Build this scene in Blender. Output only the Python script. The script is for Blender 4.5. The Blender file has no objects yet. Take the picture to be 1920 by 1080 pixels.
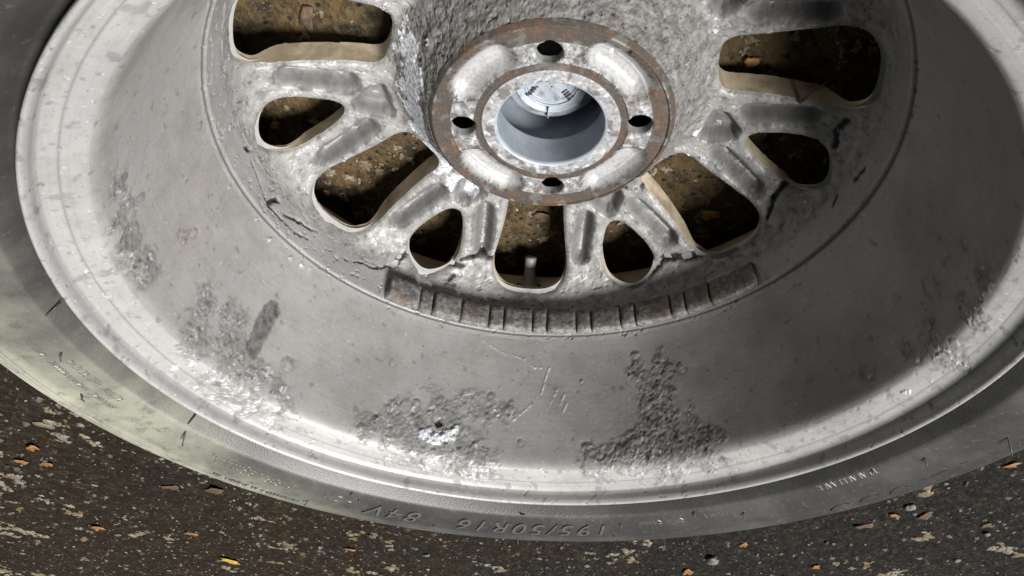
import bpy, bmesh, math, random
import numpy as np
from mathutils import Vector, Matrix

# ------------------------------------------------------------------ camera, world, sun, exposure
ZG = 0.0605                                   # ground lies this far below the hub mounting face
SC = bpy.context.scene
COL = SC.collection
CAM_C = np.array([0.009051, -0.312497, 0.335934])          # in wheel coordinates (hub face z = 0)
CAM_R = np.array([[-0.999011, -0.007174, -0.043887],       # rows: image right, image down, forward
                  [-0.039831, 0.583222, 0.811336],
                  [0.019775, 0.812281, -0.582931]])
CAM_F = 1515.5                                # focal length in pixels of the 1920 wide photograph
cam = bpy.data.cameras.new('camera')
cam.sensor_width = 36.0
cam.lens = 36.0 * CAM_F / 1920.0
cam.clip_start = 0.01
cam.clip_end = 200.0
camo = bpy.data.objects.new('camera', cam)
COL.objects.link(camo)
rt, dn, fw = [Vector(v).normalized() for v in CAM_R]
M = Matrix((rt, -dn, -fw)).transposed().to_4x4()
M.translation = Vector((CAM_C[0], CAM_C[1], CAM_C[2] + ZG))
camo.matrix_world = M
SC.camera = camo

SUN_EL = math.radians(61)
SUN_DIR = Vector((-0.92, -0.39, 0)).normalized()           # horizontal direction towards the light
SUN_VEC = Vector((SUN_DIR.x * math.cos(SUN_EL), SUN_DIR.y * math.cos(SUN_EL), math.sin(SUN_EL)))
world = bpy.data.worlds.new('World')
SC.world = world
world.use_nodes = True
wn = world.node_tree.nodes
wl = world.node_tree.links
bg = wn['Background']
sky = wn.new('ShaderNodeTexSky')
sky.sky_type = 'NISHITA'
sky.sun_disc = False
sky.sun_elevation = SUN_EL
sky.sun_rotation = math.atan2(SUN_DIR.x, SUN_DIR.y)
sky.dust_density = 4.0
sky.air_density = 1.0
hs = wn.new('ShaderNodeHueSaturation')
hs.inputs['Saturation'].default_value = 0.0
wl.new(sky.outputs[0], hs.inputs['Color'])
wl.new(hs.outputs[0], bg.inputs[0])
bg.inputs[1].default_value = 0.015
sun = bpy.data.lights.new('sun', 'SUN')
sun.energy = 5.0
sun.angle = math.radians(20)
sun.color = (1.0, 0.97, 0.93)
suno = bpy.data.objects.new('sun', sun)
COL.objects.link(suno)
suno.rotation_euler = SUN_VEC.to_track_quat('Z', 'Y').to_euler()
suno.location = (0, 0, 3)
vs = SC.view_settings
vs.view_transform = 'Standard'
vs.look = 'None'
vs.gamma = 1.0
vs.exposure = 0.95
vs.use_curve_mapping = False

# ------------------------------------------------------------------ helpers
RNG = np.random.default_rng(7)
random.seed(7)
PI = math.pi
DEG = PI / 180
_G = RNG.normal(size=(4096, 3))
_G /= np.linalg.norm(_G, axis=1)[:, None]


def gnoise(P):
    """gradient noise, about -0.7 .. 0.7"""
    i = np.floor(P).astype(np.int64)
    f = P - i
    u = f * f * f * (f * (f * 6 - 15) + 10)
    out = np.zeros(len(P))
    for dx in (0, 1):
        wx = u[:, 0] if dx else 1 - u[:, 0]
        for dy in (0, 1):
            wy = u[:, 1] if dy else 1 - u[:, 1]
            for dz in (0, 1):
                wz = u[:, 2] if dz else 1 - u[:, 2]
                h = (i[:, 0] + dx) * 73856093 ^ (i[:, 1] + dy) * 19349663 ^ (i[:, 2] + dz) * 83492791
                h = (h ^ (h >> 11)) * 2654435761 & 0xffffffff
                g = _G[(h >> 15) & 4095]
                d = g[:, 0] * (f[:, 0] - dx) + g[:, 1] * (f[:, 1] - dy) + g[:, 2] * (f[:, 2] - dz)
                out += wx * wy * wz * d
    return out


def fbm(P, scale, octs=3, gain=0.5, off=0.0):
    """fractal noise; scale = size in metres of the largest lumps"""
    o = np.zeros(len(P))
    a = 1.0
    s = 1.0 / scale
    for k in range(octs):
        o += a * gnoise(P * s + off + 17.3 * k)
        a *= gain
        s *= 2.03
    return o


def sstep(a, b, x):
    t = np.clip((x - a) / (b - a), 0, 1)
    return t * t * (3 - 2 * t)


def poly_sdf(x, y, poly):
    """signed distance to a polygon, negative inside"""
    d = np.full(x.shape, 1e9)
    s = np.ones(x.shape)
    n = len(poly)
    for k in range(n):
        ax, ay = poly[k]
        bx, by = poly[k - 1]
        ex, ey = bx - ax, by - ay
        wx, wy = x - ax, y - ay
        t = np.clip((wx * ex + wy * ey) / (ex * ex + ey * ey), 0, 1)
        px, py = wx - ex * t, wy - ey * t
        d = np.minimum(d, px * px + py * py)
        c1 = y >= ay
        c2 = y < by
        c3 = ex * wy > ey * wx
        flip = (c1 & c2 & c3) | (~c1 & ~c2 & ~c3)
        s = np.where(flip, -s, s)
    return s * np.sqrt(d)


def seg_dist(P, a, b):
    ab = b - a
    t = np.clip(((P - a) @ ab) / max(ab @ ab, 1e-12), 0, 1)
    return np.linalg.norm(P - a - t[:, None] * ab, axis=1)


def mesh_np(name, V, Q, T=None, mat=None, parent=None, N=None, W=None, smooth=True, mat2=None, m2=None):
    """mesh object from arrays of quads / triangles (wheel coordinates, lifted by ZG)"""
    me = bpy.data.meshes.new(name)
    Q = np.asarray(Q, dtype=np.int32).reshape(-1, 4)
    T = np.zeros((0, 3), np.int32) if T is None else np.asarray(T, dtype=np.int32).reshape(-1, 3)
    used = np.unique(np.concatenate([Q.ravel(), T.ravel()]))
    remap = np.full(len(V), -1, np.int32)
    remap[used] = np.arange(len(used))
    V = V[used]
    Q = remap[Q]
    T = remap[T]
    V = V + np.array([0, 0, ZG])
    me.vertices.add(len(V))
    me.vertices.foreach_set('co', V.astype(np.float32).ravel())
    nl = Q.size + T.size
    me.loops.add(nl)
    me.loops.foreach_set('vertex_index', np.concatenate([Q.ravel(), T.ravel()]).astype(np.int32))
    nf = len(Q) + len(T)
    me.polygons.add(nf)
    ls = np.concatenate([np.arange(len(Q)) * 4, Q.size + np.arange(len(T)) * 3]).astype(np.int32)
    me.polygons.foreach_set('loop_start', ls)
    me.update(calc_edges=True)
    me.polygons.foreach_set('use_smooth', np.full(nf, smooth))
    if N is not None:
        a = me.attributes.new('custom_normal', 'FLOAT_VECTOR', 'POINT')
        a.data.foreach_set('vector', N[used].astype(np.float32).ravel())
    if W is not None:
        a = me.attributes.new('wear', 'FLOAT_COLOR', 'POINT')
        a.data.foreach_set('color', W[used].astype(np.float32).ravel())
    me.update()
    ob = bpy.data.objects.new(name, me)
    COL.objects.link(ob)
    if mat:
        me.materials.append(mat)
    if mat2:
        me.materials.append(mat2)
        mi = np.zeros(nf, np.int32)
        mi[m2[0]:m2[1]] = 1
        me.polygons.foreach_set('material_index', mi)
    if parent:
        ob.parent = parent
    return ob


def bm_obj(name, bm, mat, parent=None, smooth=True):
    me = bpy.data.meshes.new(name)
    bm.normal_update()
    bm.to_mesh(me)
    bm.free()
    for p in me.polygons:
        p.use_smooth = smooth
    me.materials.append(mat)
    ob = bpy.data.objects.new(name, me)
    COL.objects.link(ob)
    if parent:
        ob.parent = parent
    return ob


def tag(o, label=None, cat=None, group=None, kind=None):
    if label:
        o['label'] = label
    if cat:
        o['category'] = cat
    if group:
        o['group'] = group
    if kind:
        o['kind'] = kind
    return o


def lathe(name, prof, n, mat, parent, W=None):
    """surface of revolution; prof = [(r, z)], normal points to the left of the walking direction"""
    prof = np.array(prof, float)
    th = np.arange(n) * 2 * PI / n
    V = np.stack([prof[:, None, 0] * np.sin(th), prof[:, None, 0] * np.cos(th), np.repeat(prof[:, 1:2], n, 1)], 2).reshape(-1, 3)
    i, j = np.meshgrid(np.arange(len(prof) - 1), np.arange(n), indexing='ij')
    j2 = (j + 1) % n
    Q = np.stack([i * n + j, i * n + j2, (i + 1) * n + j2, (i + 1) * n + j], 2).reshape(-1, 4)
    return mesh_np(name, V, Q, None, mat, parent)


def ray(px, py):
    d = CAM_R.T @ np.array([(px - 960) / CAM_F, (py - 540) / CAM_F, 1.0])
    return CAM_C, d / np.linalg.norm(d)


def plane_hit(px, py, z):
    c, d = ray(px, py)
    return c + d * ((z - c[2]) / d[2])


# ------------------------------------------------------------------ materials
def new_mat(name):
    m = bpy.data.materials.new(name)
    m.use_nodes = True
    nt = m.node_tree
    return m, nt.nodes, nt.links, nt.nodes['Principled BSDF']


class NB:
    """small node builder"""

    def __init__(self, m):
        self.n = m.node_tree.nodes
        self.l = m.node_tree.links

    def noise(self, vec, scale, detail=4, rough=0.55):
        t = self.n.new('ShaderNodeTexNoise')
        t.inputs['Scale'].default_value = scale
        t.inputs['Detail'].default_value = detail
        t.inputs['Roughness'].default_value = rough
        self.l.new(vec, t.inputs['Vector'])
        return t.outputs['Fac']

    def voro(self, vec, scale, feature='F1', out='Distance'):
        t = self.n.new('ShaderNodeTexVoronoi')
        t.feature = feature
        t.inputs['Scale'].default_value = scale
        self.l.new(vec, t.inputs['Vector'])
        return t.outputs[out]

    def ramp(self, fac, a, b, va=0.0, vb=1.0):
        t = self.n.new('ShaderNodeMapRange')
        t.interpolation_type = 'SMOOTHSTEP'
        t.inputs['From Min'].default_value = a
        t.inputs['From Max'].default_value = b
        t.inputs['To Min'].default_value = va
        t.inputs['To Max'].default_value = vb
        self.l.new(fac, t.inputs['Value'])
        return t.outputs[0]

    def math(self, op, a, b=None, clamp=False):
        t = self.n.new('ShaderNodeMath')
        t.operation = op
        t.use_clamp = clamp
        for k, v in enumerate((a, b)):
            if v is None:
                continue
            if isinstance(v, (int, float)):
                t.inputs[k].default_value = v
            else:
                self.l.new(v, t.inputs[k])
        return t.outputs[0]

    def mix(self, fac, a, b):
        t = self.n.new('ShaderNodeMix')
        t.data_type = 'RGBA'
        t.clamp_factor = True
        if isinstance(fac, (int, float)):
            t.inputs[0].default_value = fac
        else:
            self.l.new(fac, t.inputs[0])
        for k, v in ((6, a), (7, b)):
            if isinstance(v, tuple):
                t.inputs[k].default_value = (*v, 1.0) if len(v) == 3 else v
            else:
                self.l.new(v, t.inputs[k])
        return t.outputs[2]

    def bump(self, h, strength, dist, normal=None):
        t = self.n.new('ShaderNodeBump')
        t.inputs['Strength'].default_value = strength
        t.inputs['Distance'].default_value = dist
        self.l.new(h, t.inputs['Height'])
        if normal is not None:
            self.l.new(normal, t.inputs['Normal'])
        return t.outputs[0]

    def coord(self):
        return self.n.new('ShaderNodeTexCoord').outputs['Object']

    def attr(self, name):
        t = self.n.new('ShaderNodeAttribute')
        t.attribute_name = name
        s = self.n.new('ShaderNodeSeparateColor')
        self.l.new(t.outputs['Color'], s.inputs[0])
        return s.outputs[0], s.outputs[1], s.outputs[2], t.outputs['Alpha']


# alloy: wear = (white crust, dark stain and painted shade, rust, cast roughness)
ALLOY, n_, l_, bs = new_mat('alloy_paint')
b = NB(ALLOY)
co = b.coord()
corr, dark, rust, cast = b.attr('wear')
big = b.noise(co, 22, 4)
fine = b.noise(co, 900, 3)
mid = b.noise(co, 160, 5, 0.65)
paint = b.mix(b.ramp(big, 0.35, 0.68), (0.25, 0.25, 0.25), (0.285, 0.285, 0.282))
paint = b.mix(b.math('MULTIPLY', b.ramp(mid, 0.50, 0.72), 0.28), paint, (0.12, 0.118, 0.115))
sz = n_.new('ShaderNodeSeparateXYZ')
l_.new(co, sz.inputs[0])
rr_n = b.math('SQRT', b.math('ADD', b.math('MULTIPLY', sz.outputs[0], sz.outputs[0]), b.math('MULTIPLY', sz.outputs[1], sz.outputs[1])))
cv = n_.new('ShaderNodeCombineXYZ')
l_.new(rr_n, cv.inputs[0])
l_.new(sz.outputs[2], cv.inputs[1])
l_.new(b.math('MULTIPLY', b.noise(co, 9, 2), 0.004), cv.inputs[2])
lathe_n = b.noise(cv.outputs[0], 900, 3, 0.7)
paint = b.mix(b.math('MULTIPLY', b.ramp(lathe_n, 0.40, 0.66), 0.16), paint, (0.15, 0.148, 0.145))
paint = b.mix(b.math('MULTIPLY', b.ramp(b.noise(co, 48, 6, 0.68), 0.44, 0.70), 0.30), paint, (0.15, 0.146, 0.138))
paint = b.mix(b.math('MULTIPLY', b.ramp(b.noise(co, 620, 3, 0.6), 0.60, 0.72), 0.45), paint, (0.10, 0.098, 0.094))
paint = b.mix(b.math('MULTIPLY', b.ramp(b.noise(co, 450, 2, 0.5), 0.66, 0.74), 0.6), paint, (0.42, 0.42, 0.42))
raw = b.mix(b.ramp(mid, 0.32, 0.66), (0.042, 0.040, 0.038), (0.138, 0.136, 0.133))
raw = b.mix(b.math('MULTIPLY', b.ramp(b.noise(co, 38, 4, 0.6), 0.46, 0.68), 0.6), raw, (0.072, 0.063, 0.052))
raw = b.mix(b.math('MULTIPLY', b.ramp(b.noise(co, 520, 4, 0.65), 0.53, 0.64), 0.85), raw, (0.024, 0.022, 0.020))
col = b.mix(b.math('MULTIPLY', cast, 0.85), paint, raw)
crust = b.mix(b.ramp(b.noise(co, 520, 3, 0.6), 0.36, 0.56), (0.20, 0.20, 0.207), (0.49, 0.515, 0.56))
col = b.mix(corr, col, crust)
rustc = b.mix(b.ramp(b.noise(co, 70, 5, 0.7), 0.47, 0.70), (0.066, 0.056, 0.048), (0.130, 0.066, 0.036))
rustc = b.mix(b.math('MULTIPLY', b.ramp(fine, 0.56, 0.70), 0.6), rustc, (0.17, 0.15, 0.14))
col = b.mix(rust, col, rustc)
col = b.mix(dark, col, (0.022, 0.021, 0.02))
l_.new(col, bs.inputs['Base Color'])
ex = b.math('MAXIMUM', b.math('MAXIMUM', corr, rust), b.math('MAXIMUM', dark, b.math('MULTIPLY', cast, 0.7)))
l_.new(b.ramp(ex, 0, 1, 0.42, 0.82), bs.inputs['Roughness'])
l_.new(b.ramp(ex, 0, 1, 0.12, 0.0), bs.inputs['Metallic'])
bh = b.math('ADD', b.math('MULTIPLY', b.noise(co, 420, 4, 0.6), b.math('ADD', b.math('MULTIPLY', ex, 1.0), 0.10)), b.math('MULTIPLY', b.noise(co, 1600, 2), 0.10))
l_.new(b.bump(bh, 0.5, 0.0010), bs.inputs['Normal'])
l_.new(b.ramp(ex, 0, 1, 0.5, 0.15), bs.inputs['Specular IOR Level'])

# tyre rubber
RUBBER, n_, l_, bs = new_mat('tyre_rubber')
b = NB(RUBBER)
co = b.coord()
dust = b.ramp(b.noise(co, 16, 5, 0.6), 0.38, 0.72)
sp = n_.new('ShaderNodeSeparateXYZ')
l_.new(co, sp.inputs[0])
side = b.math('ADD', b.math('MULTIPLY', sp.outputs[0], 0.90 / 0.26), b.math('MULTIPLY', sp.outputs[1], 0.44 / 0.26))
sheen_tint = b.ramp(b.math('ADD', side, b.math('MULTIPLY', b.noise(co, 9, 4, 0.6), 0.5)), 0.95, 1.32)  # grazing sheen of one side, painted into the rubber colour
col = b.mix(dust, (0.022, 0.022, 0.0218), (0.054, 0.054, 0.051))
col = b.mix(b.math('MULTIPLY', b.ramp(b.noise(co, 300, 4, 0.7), 0.55, 0.75), 0.4), col, (0.15, 0.147, 0.138))
sheen_tint = b.math('MULTIPLY', sheen_tint, b.ramp(b.noise(co, 34, 6, 0.7), 0.30, 0.62, 0.45, 1.0))
col = b.mix(b.math('MULTIPLY', sheen_tint, 0.80), col, (0.31, 0.315, 0.25))
col = b.mix(b.math('MULTIPLY', b.ramp(b.noise(co, 75, 6, 0.75), 0.52, 0.68), 0.5), col, (0.018, 0.018, 0.018))
rad_ = b.math('SQRT', b.math('ADD', b.math('MULTIPLY', sp.outputs[0], sp.outputs[0]), b.math('MULTIPLY', sp.outputs[1], sp.outputs[1])))
col = b.mix(b.ramp(rad_, 0.2335, 0.2318, 0.0, 0.38), col, (0.016, 0.016, 0.016))
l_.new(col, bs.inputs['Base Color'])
bs.inputs['Roughness'].default_value = 0.46
bs.inputs['Specular IOR Level'].default_value = 0.5
l_.new(b.bump(b.noise(co, 1100, 3), 0.35, 0.0006), bs.inputs['Normal'])

LETTER, n_, l_, bs = new_mat('raised_rubber')
b = NB(LETTER)
co = b.coord()
l_.new(b.mix(b.noise(co, 200, 3), (0.045, 0.045, 0.045), (0.075, 0.075, 0.072)), bs.inputs['Base Color'])
bs.inputs['Roughness'].default_value = 0.42

HAIR, n_, l_, bs = new_mat('rubber_whisker')
bs.inputs['Base Color'].default_value = (0.016, 0.016, 0.016, 1)
b = NB(HAIR)
l_.new(b.mix(b.noise(b.coord(), 300, 2), (0.012, 0.012, 0.012), (0.03, 0.03, 0.03)), bs.inputs['Base Color'])
bs.inputs['Roughness'].default_value = 0.5

LEAD, n_, l_, bs = new_mat('weight_metal')
b = NB(LEAD)
co = b.coord()
col = b.mix(b.ramp(b.noise(co, 260, 5, 0.7), 0.38, 0.64), (0.070, 0.067, 0.064), (0.185, 0.180, 0.174))
col = b.mix(b.math('MULTIPLY', b.ramp(b.noise(co, 55, 4, 0.6), 0.46, 0.66), 0.70), col, (0.080, 0.055, 0.041))
l_.new(col, bs.inputs['Base Color'])
bs.inputs['Roughness'].default_value = 0.7
bs.inputs['Metallic'].default_value = 0.15
l_.new(b.bump(b.noise(co, 300, 5, 0.7), 0.7, 0.0016), bs.inputs['Normal'])

CAP, n_, l_, bs = new_mat('cap_plastic')
b = NB(CAP)
co = b.coord()
l_.new(b.mix(b.math('MULTIPLY', b.ramp(b.noise(co, 130, 6, 0.75), 0.48, 0.66), 0.65), b.mix(b.noise(co, 60, 4), (0.20, 0.23, 0.265), (0.28, 0.31, 0.345)), (0.075, 0.068, 0.06)), bs.inputs['Base Color'])
bs.inputs['Roughness'].default_value = 0.32

STEEL, n_, l_, bs = new_mat('dark_clip_steel')
b = NB(STEEL)
l_.new(b.mix(b.noise(b.coord(), 300, 3), (0.02, 0.02, 0.022), (0.06, 0.06, 0.06)), bs.inputs['Base Color'])
bs.inputs['Roughness'].default_value = 0.45

VALVE, n_, l_, bs = new_mat('valve_rubber')
b = NB(VALVE)
l_.new(b.mix(b.noise(b.coord(), 240, 4), (0.20, 0.20, 0.21), (0.30, 0.30, 0.31)), bs.inputs['Base Color'])
bs.inputs['Roughness'].default_value = 0.45

GROUND, n_, l_, bs = new_mat('dirty_asphalt')
b = NB(GROUND)
co = b.coord()
sp = n_.new('ShaderNodeSeparateXYZ')
l_.new(co, sp.inputs[0])
soil = b.ramp(b.math('ADD', b.math('MULTIPLY', sp.outputs[0], 0.35), b.noise(co, 5, 5, 0.65)), 0.42, 0.62)
base = b.mix(soil, (0.0075, 0.0073, 0.0072), (0.0125, 0.0080, 0.0044))
rad2 = b.math('ADD', b.math('MULTIPLY', sp.outputs[0], sp.outputs[0]), b.math('MULTIPLY', sp.outputs[1], sp.outputs[1]))
base = b.mix(b.ramp(b.math('ADD', rad2, b.math('MULTIPLY', b.noise(co, 8, 4, 0.6), 0.06)), 0.16, 0.09), base, (0.090, 0.062, 0.030))  # brightened inside the wheel: light put into the ground colour
base = b.mix(b.ramp(b.noise(co, 60, 5, 0.7), 0.45, 0.70), base, (0.022, 0.019, 0.0155))
base = b.mix(b.math('MULTIPLY', b.ramp(b.noise(co, 34, 6, 0.75), 0.54, 0.66), 0.6), base, (0.036, 0.026, 0.013))
base = b.mix(b.math('MULTIPLY', b.ramp(b.noise(co, 46, 6, 0.75), 0.40, 0.30), 0.8), base, (0.004, 0.0035, 0.003))
base = b.mix(b.math('MULTIPLY', b.ramp(b.noise(co, 95, 7, 0.8), 0.585, 0.635), 0.8), base, (0.105, 0.092, 0.064))
base = b.mix(b.math('MULTIPLY', b.ramp(b.noise(co, 62, 7, 0.8), 0.60, 0.66), 0.8), base, (0.062, 0.034, 0.012))
agg = b.voro(co, 130)
base = b.mix(b.ramp(agg, 0.30, 0.12), base, b.mix(b.ramp(b.voro(co, 130, out='Color'), 0.2, 0.8), (0.007, 0.006, 0.0055), (0.030, 0.026, 0.021)))
base = b.mix(b.ramp(b.noise(co, 26, 4, 0.6), 0.60, 0.70), base, (0.020, 0.021, 0.013))
base = b.mix(b.ramp(b.noise(co, 420, 3, 0.6), 0.66, 0.74), base, (0.09, 0.08, 0.063))
l_.new(base, bs.inputs['Base Color'])
bs.inputs['Roughness'].default_value = 0.85
bs.inputs['Specular IOR Level'].default_value = 0.12
l_.new(b.bump(b.math('ADD', b.noise(co, 190, 5, 0.7), b.math('MULTIPLY', agg, 0.7)), 1.0, 0.006), bs.inputs['Normal'])


def simple_mat(name, c1, c2, scale=200, rough=0.7, bump=0.0):
    m, n_, l_, bs = new_mat(name)
    b = NB(m)
    co = b.coord()
    l_.new(b.mix(b.ramp(b.noise(co, scale, 4, 0.65), 0.36, 0.64), c1, c2), bs.inputs['Base Color'])
    bs.inputs['Roughness'].default_value = rough
    if bump:
        l_.new(b.bump(b.noise(co, scale * 2, 4, 0.65), bump, 0.001), bs.inputs['Normal'])
    return m


LICHEN, n_, l_, bs = new_mat('pale_lichen')
b = NB(LICHEN)
co = b.coord()
col = b.mix(b.ramp(b.noise(co, 240, 4, 0.7), 0.38, 0.62), (0.05, 0.042, 0.028), (0.17, 0.155, 0.12))
col = b.mix(b.ramp(b.noise(co, 30, 3, 0.6), 0.46, 0.62), col, (0.085, 0.060, 0.026))
l_.new(col, bs.inputs['Base Color'])
bs.inputs['Roughness'].default_value = 0.9
l_.new(b.bump(b.noise(co, 500, 4, 0.65), 0.6, 0.001), bs.inputs['Normal'])
LEAF_O = simple_mat('leaf_orange', (0.11, 0.045, 0.013), (0.21, 0.10, 0.03), 120, 0.6, 0.3)
LEAF_Y = simple_mat('leaf_yellow', (0.24, 0.13, 0.018), (0.36, 0.23, 0.045), 120, 0.55, 0.3)
LEAF_B = simple_mat('leaf_brown', (0.03, 0.018, 0.010), (0.075, 0.045, 0.023), 120, 0.7, 0.3)
STONE = simple_mat('pale_stone', (0.05, 0.047, 0.041), (0.12, 0.113, 0.10), 150, 0.8, 0.5)
GRIT = simple_mat('grit_stone', (0.008, 0.007, 0.006), (0.050, 0.043, 0.034), 55, 0.7, 0.3)
BARK = simple_mat('twig_bark', (0.018, 0.013, 0.01), (0.05, 0.037, 0.028), 300, 0.8, 0.5)

LIPP = simple_mat('front_lip_lit_paint', (0.42, 0.35, 0.25), (0.62, 0.53, 0.40), 40, 0.5, 0.2)  # front paint made brighter, light on the lip put into its colour
BORE = simple_mat('bore_paint', (0.20, 0.23, 0.265), (0.27, 0.30, 0.34), 50, 0.4)
FRONT = simple_mat('front_bounce_paint', (0.20, 0.162, 0.112), (0.42, 0.36, 0.265), 34, 0.5, 0.25)  # beige is bounce from the brown ground, painted into the silver

# ------------------------------------------------------------------ ground
def axis(lo, hi, step, far, n):
    a = np.arange(lo, hi + step / 2, step)
    g = (np.arange(1, n + 1) / n) ** 3
    return np.concatenate([(lo - (far + lo) * g)[::-1], a, a[-1] + (far - hi) * g])


ax = axis(-1.5, 1.5, 0.0065, 25.0, 20)
ay = axis(-0.55, 1.75, 0.0055, 25.0, 20)
gx, gy = np.meshgrid(ax, ay, indexing='ij')
GP = np.stack([gx.ravel(), gy.ravel(), np.zeros(gx.size)], 1)
gh = 0.0042 * fbm(GP, 0.026, 4, 0.7) + 0.004 * fbm(GP, 0.25, 2) - 0.0020
GP[:, 2] = np.clip(gh, -0.008, 0.0) - ZG
na = len(ay)
i, j = np.meshgrid(np.arange(len(ax) - 1), np.arange(na - 1), indexing='ij')
Q = np.stack([i * na + j, (i + 1) * na + j, (i + 1) * na + j + 1, i * na + j + 1], 2).reshape(-1, 4)
ground = tag(mesh_np('ground', GP, Q, None, GROUND), kind='structure')

# ------------------------------------------------------------------ the wheel: profile of the back face
wheel = bpy.data.objects.new('car_wheel', None)
COL.objects.link(wheel)
tag(wheel, 'corroded grey alloy car wheel with its tyre, lying face down on dirty ground', 'wheel')

NB_BIG = 7
ST = 2 * PI / NB_BIG
PH = 3.0 * DEG
KN = [  # region, r, z
    ('bore', .0375, -.0560), ('bore', .0365, -.0300), ('bore', .0345, -.0235), ('bore', .0302, -.0222), ('bore', .0298, -.0012),
    ('pad', .0308, 0), ('pad', .0384, 0), ('pad', .0391, -.0009), ('pad', .0427, -.0009), ('pad', .0433, 0),
    ('pad', .0558, 0), ('pad', .0565, -.0008), ('pad', .0646, -.0008), ('pad', .0652, .0005), ('pad', .0662, .0002),
    ('cone', .0685, -.0030), ('cone', .0755, -.0140), ('cone', .0850, -.0275), ('cone', .0920, -.0352),
    ('disc', .0970, -.0358), ('disc', .1100, -.0345), ('disc', .1400, -.0285), ('disc', .1540, -.0252), ('disc', .1650, -.0204), ('disc', .1725, -.0145), ('disc', .1766, -.0075),
    ('ring', .1778, -.0010), ('ring', .1782, .0042), ('ring', .1794, .0215), ('ring', .1801, .0226), ('ring', .1808, .0228), ('ring', .1813, .0241), ('ring', .1819, .0252),
    ('barrel', .1825, .0268), ('barrel', .1846, .0350), ('barrel', .1888, .0560), ('barrel', .1936, .0830), ('barrel', .1970, .1030), ('barrel', .1983, .1108), ('barrel', .1993, .1145),
    ('lip', .2012, .1172), ('lip', .2060, .1198), ('lip', .2106, .1218), ('lip', .2108, .1216), ('lip', .2112, .1221), ('lip', .2150, .1238), ('lip', .2172, .1254), ('lip', .2179, .1275),
    ('lip', .2182, .1312), ('lip', .2190, .1332), ('lip', .2203, .1342), ('lip', .2214, .1336), ('lip', .2218, .1315), ('lip', .2214, .1265), ('lip', .2140, .1225), ('lip', .2060, .1165), ('lip', .2040, .0950)]
STEP = {'bore': .0011, 'pad': .00042, 'cone': .0006, 'disc': .00066, 'ring': .0006, 'barrel': .00082, 'lip': .0006}
kr = np.array([k[1] for k in KN])
kz = np.array([k[2] for k in KN])
reg = [k[0] for k in KN]
names = ['bore', 'pad', 'cone', 'disc', 'ring', 'barrel', 'lip']
rows_r, rows_z, rows_g = [], [], []
# dense resample, light smoothing of the knots, then rows at the region's spacing
seg = np.hypot(np.diff(kr), np.diff(kz))
cum = np.concatenate([[0], np.cumsum(seg)])
sd = np.arange(0, cum[-1], .0001)
dr_ = np.interp(sd, cum, kr)
dz_ = np.interp(sd, cum, kz)
kreg = np.array([names.index(g) for g in reg])
dg_ = kreg[np.clip(np.searchsorted(cum, sd, 'right') - 1, 0, len(kr) - 1)]


def gsm(a, w):
    k = np.exp(-0.5 * (np.arange(-3 * w, 3 * w + 1) / w) ** 2)
    k /= k.sum()
    return np.convolve(np.pad(a, 3 * w, mode='edge'), k, 'valid')


r_a, z_a = gsm(dr_, 3), gsm(dz_, 3)
r_b, z_b = gsm(dr_, 22), gsm(dz_, 22)
wide = gsm(((dg_ == 3) | (dg_ == 2) | (dg_ == 5)).astype(float), 20)
lipw = gsm((dg_ == 5).astype(float), 60)
dr_ = r_a * (1 - wide) + r_b * wide
dz_ = z_a * (1 - wide) + z_b * wide
s = 0.0
idx = []
while s < cum[-1] - .0002:
    k = int(s / .0001)
    idx.append(k)
    s += STEP[names[dg_[min(k, len(dg_) - 1)]]]
idx = np.array(idx)
pr, pz, pg = dr_[idx], dz_[idx], dg_[idx]
NS = len(pr)
NT = 7 * 216
th = PH + (np.arange(NT) * 2 * PI / NT)

disc_rows = np.where((pg >= 1) & (pg <= 3))[0]
d0, d1 = disc_rows[0], disc_rows[-1]


def z_of_r(r):
    return np.interp(r, pr[d0:d1 + 1], pz[d0:d1 + 1])


brows = np.where(pg >= 4)[0]
brz = np.where((pg == 4) & (pz > .0045) | (pg == 5) | ((pg == 6) & (pz < .126) & (pr < .2175) & (np.arange(NS) < brows[0] + 400)))[0]
brz = brz[np.argsort(pz[brz])]


def surf_hit(px, py):
    """first point of the wheel's back face along the photograph's ray"""
    c, d = ray(px, py)
    t = np.linspace(.12, .95, 6000)
    P = c + t[:, None] * d
    r = np.hypot(P[:, 0], P[:, 1])
    z = P[:, 2]
    inside = ((z < z_of_r(r)) & (r < .1768)) | ((z > .0045) & (z < .124) & (r > np.interp(z, pz[brz], pr[brz]))) | ((z <= .0045) & (z > -.0062) & (r > .1784))
    k = np.argmax(inside)
    return P[k], t[k]


# openings in the disc, in metres, y = radius
def pol(lst):
    pts = [(r * math.sin(a * DEG), r * math.cos(a * DEG)) for r, a in lst]
    return pts + [(-x, y) for x, y in reversed(pts)]


def chaikin(p, n=3):
    for _ in range(n):
        q = []
        for k in range(len(p)):
            a, c = p[k], p[(k + 1) % len(p)]
            q += [(a[0] * .75 + c[0] * .25, a[1] * .75 + c[1] * .25), (a[0] * .25 + c[0] * .75, a[1] * .25 + c[1] * .75)]
        p = q
    return p


RB, RS = .0050, .0046
BIGP = chaikin(pol([(.1005, 5.2), (.1030, 7.9), (.115, 7.4), (.130, 7.4), (.148, 7.8), (.160, 8.1), (.1680, 7.0), (.1704, 3.4)]))
SMALLP = chaikin(pol([(.1305, .9), (.1450, 3.7), (.155, 4.8), (.162, 5.1), (.1678, 4.0), (.1708, 1.3)]))
LEGP = [(.1190, 8.8), (.1510, 12.2)]
ROOTP = pol([(.1010, 5.2), (.1060, 5.0), (.1165, 1.2)])


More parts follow.
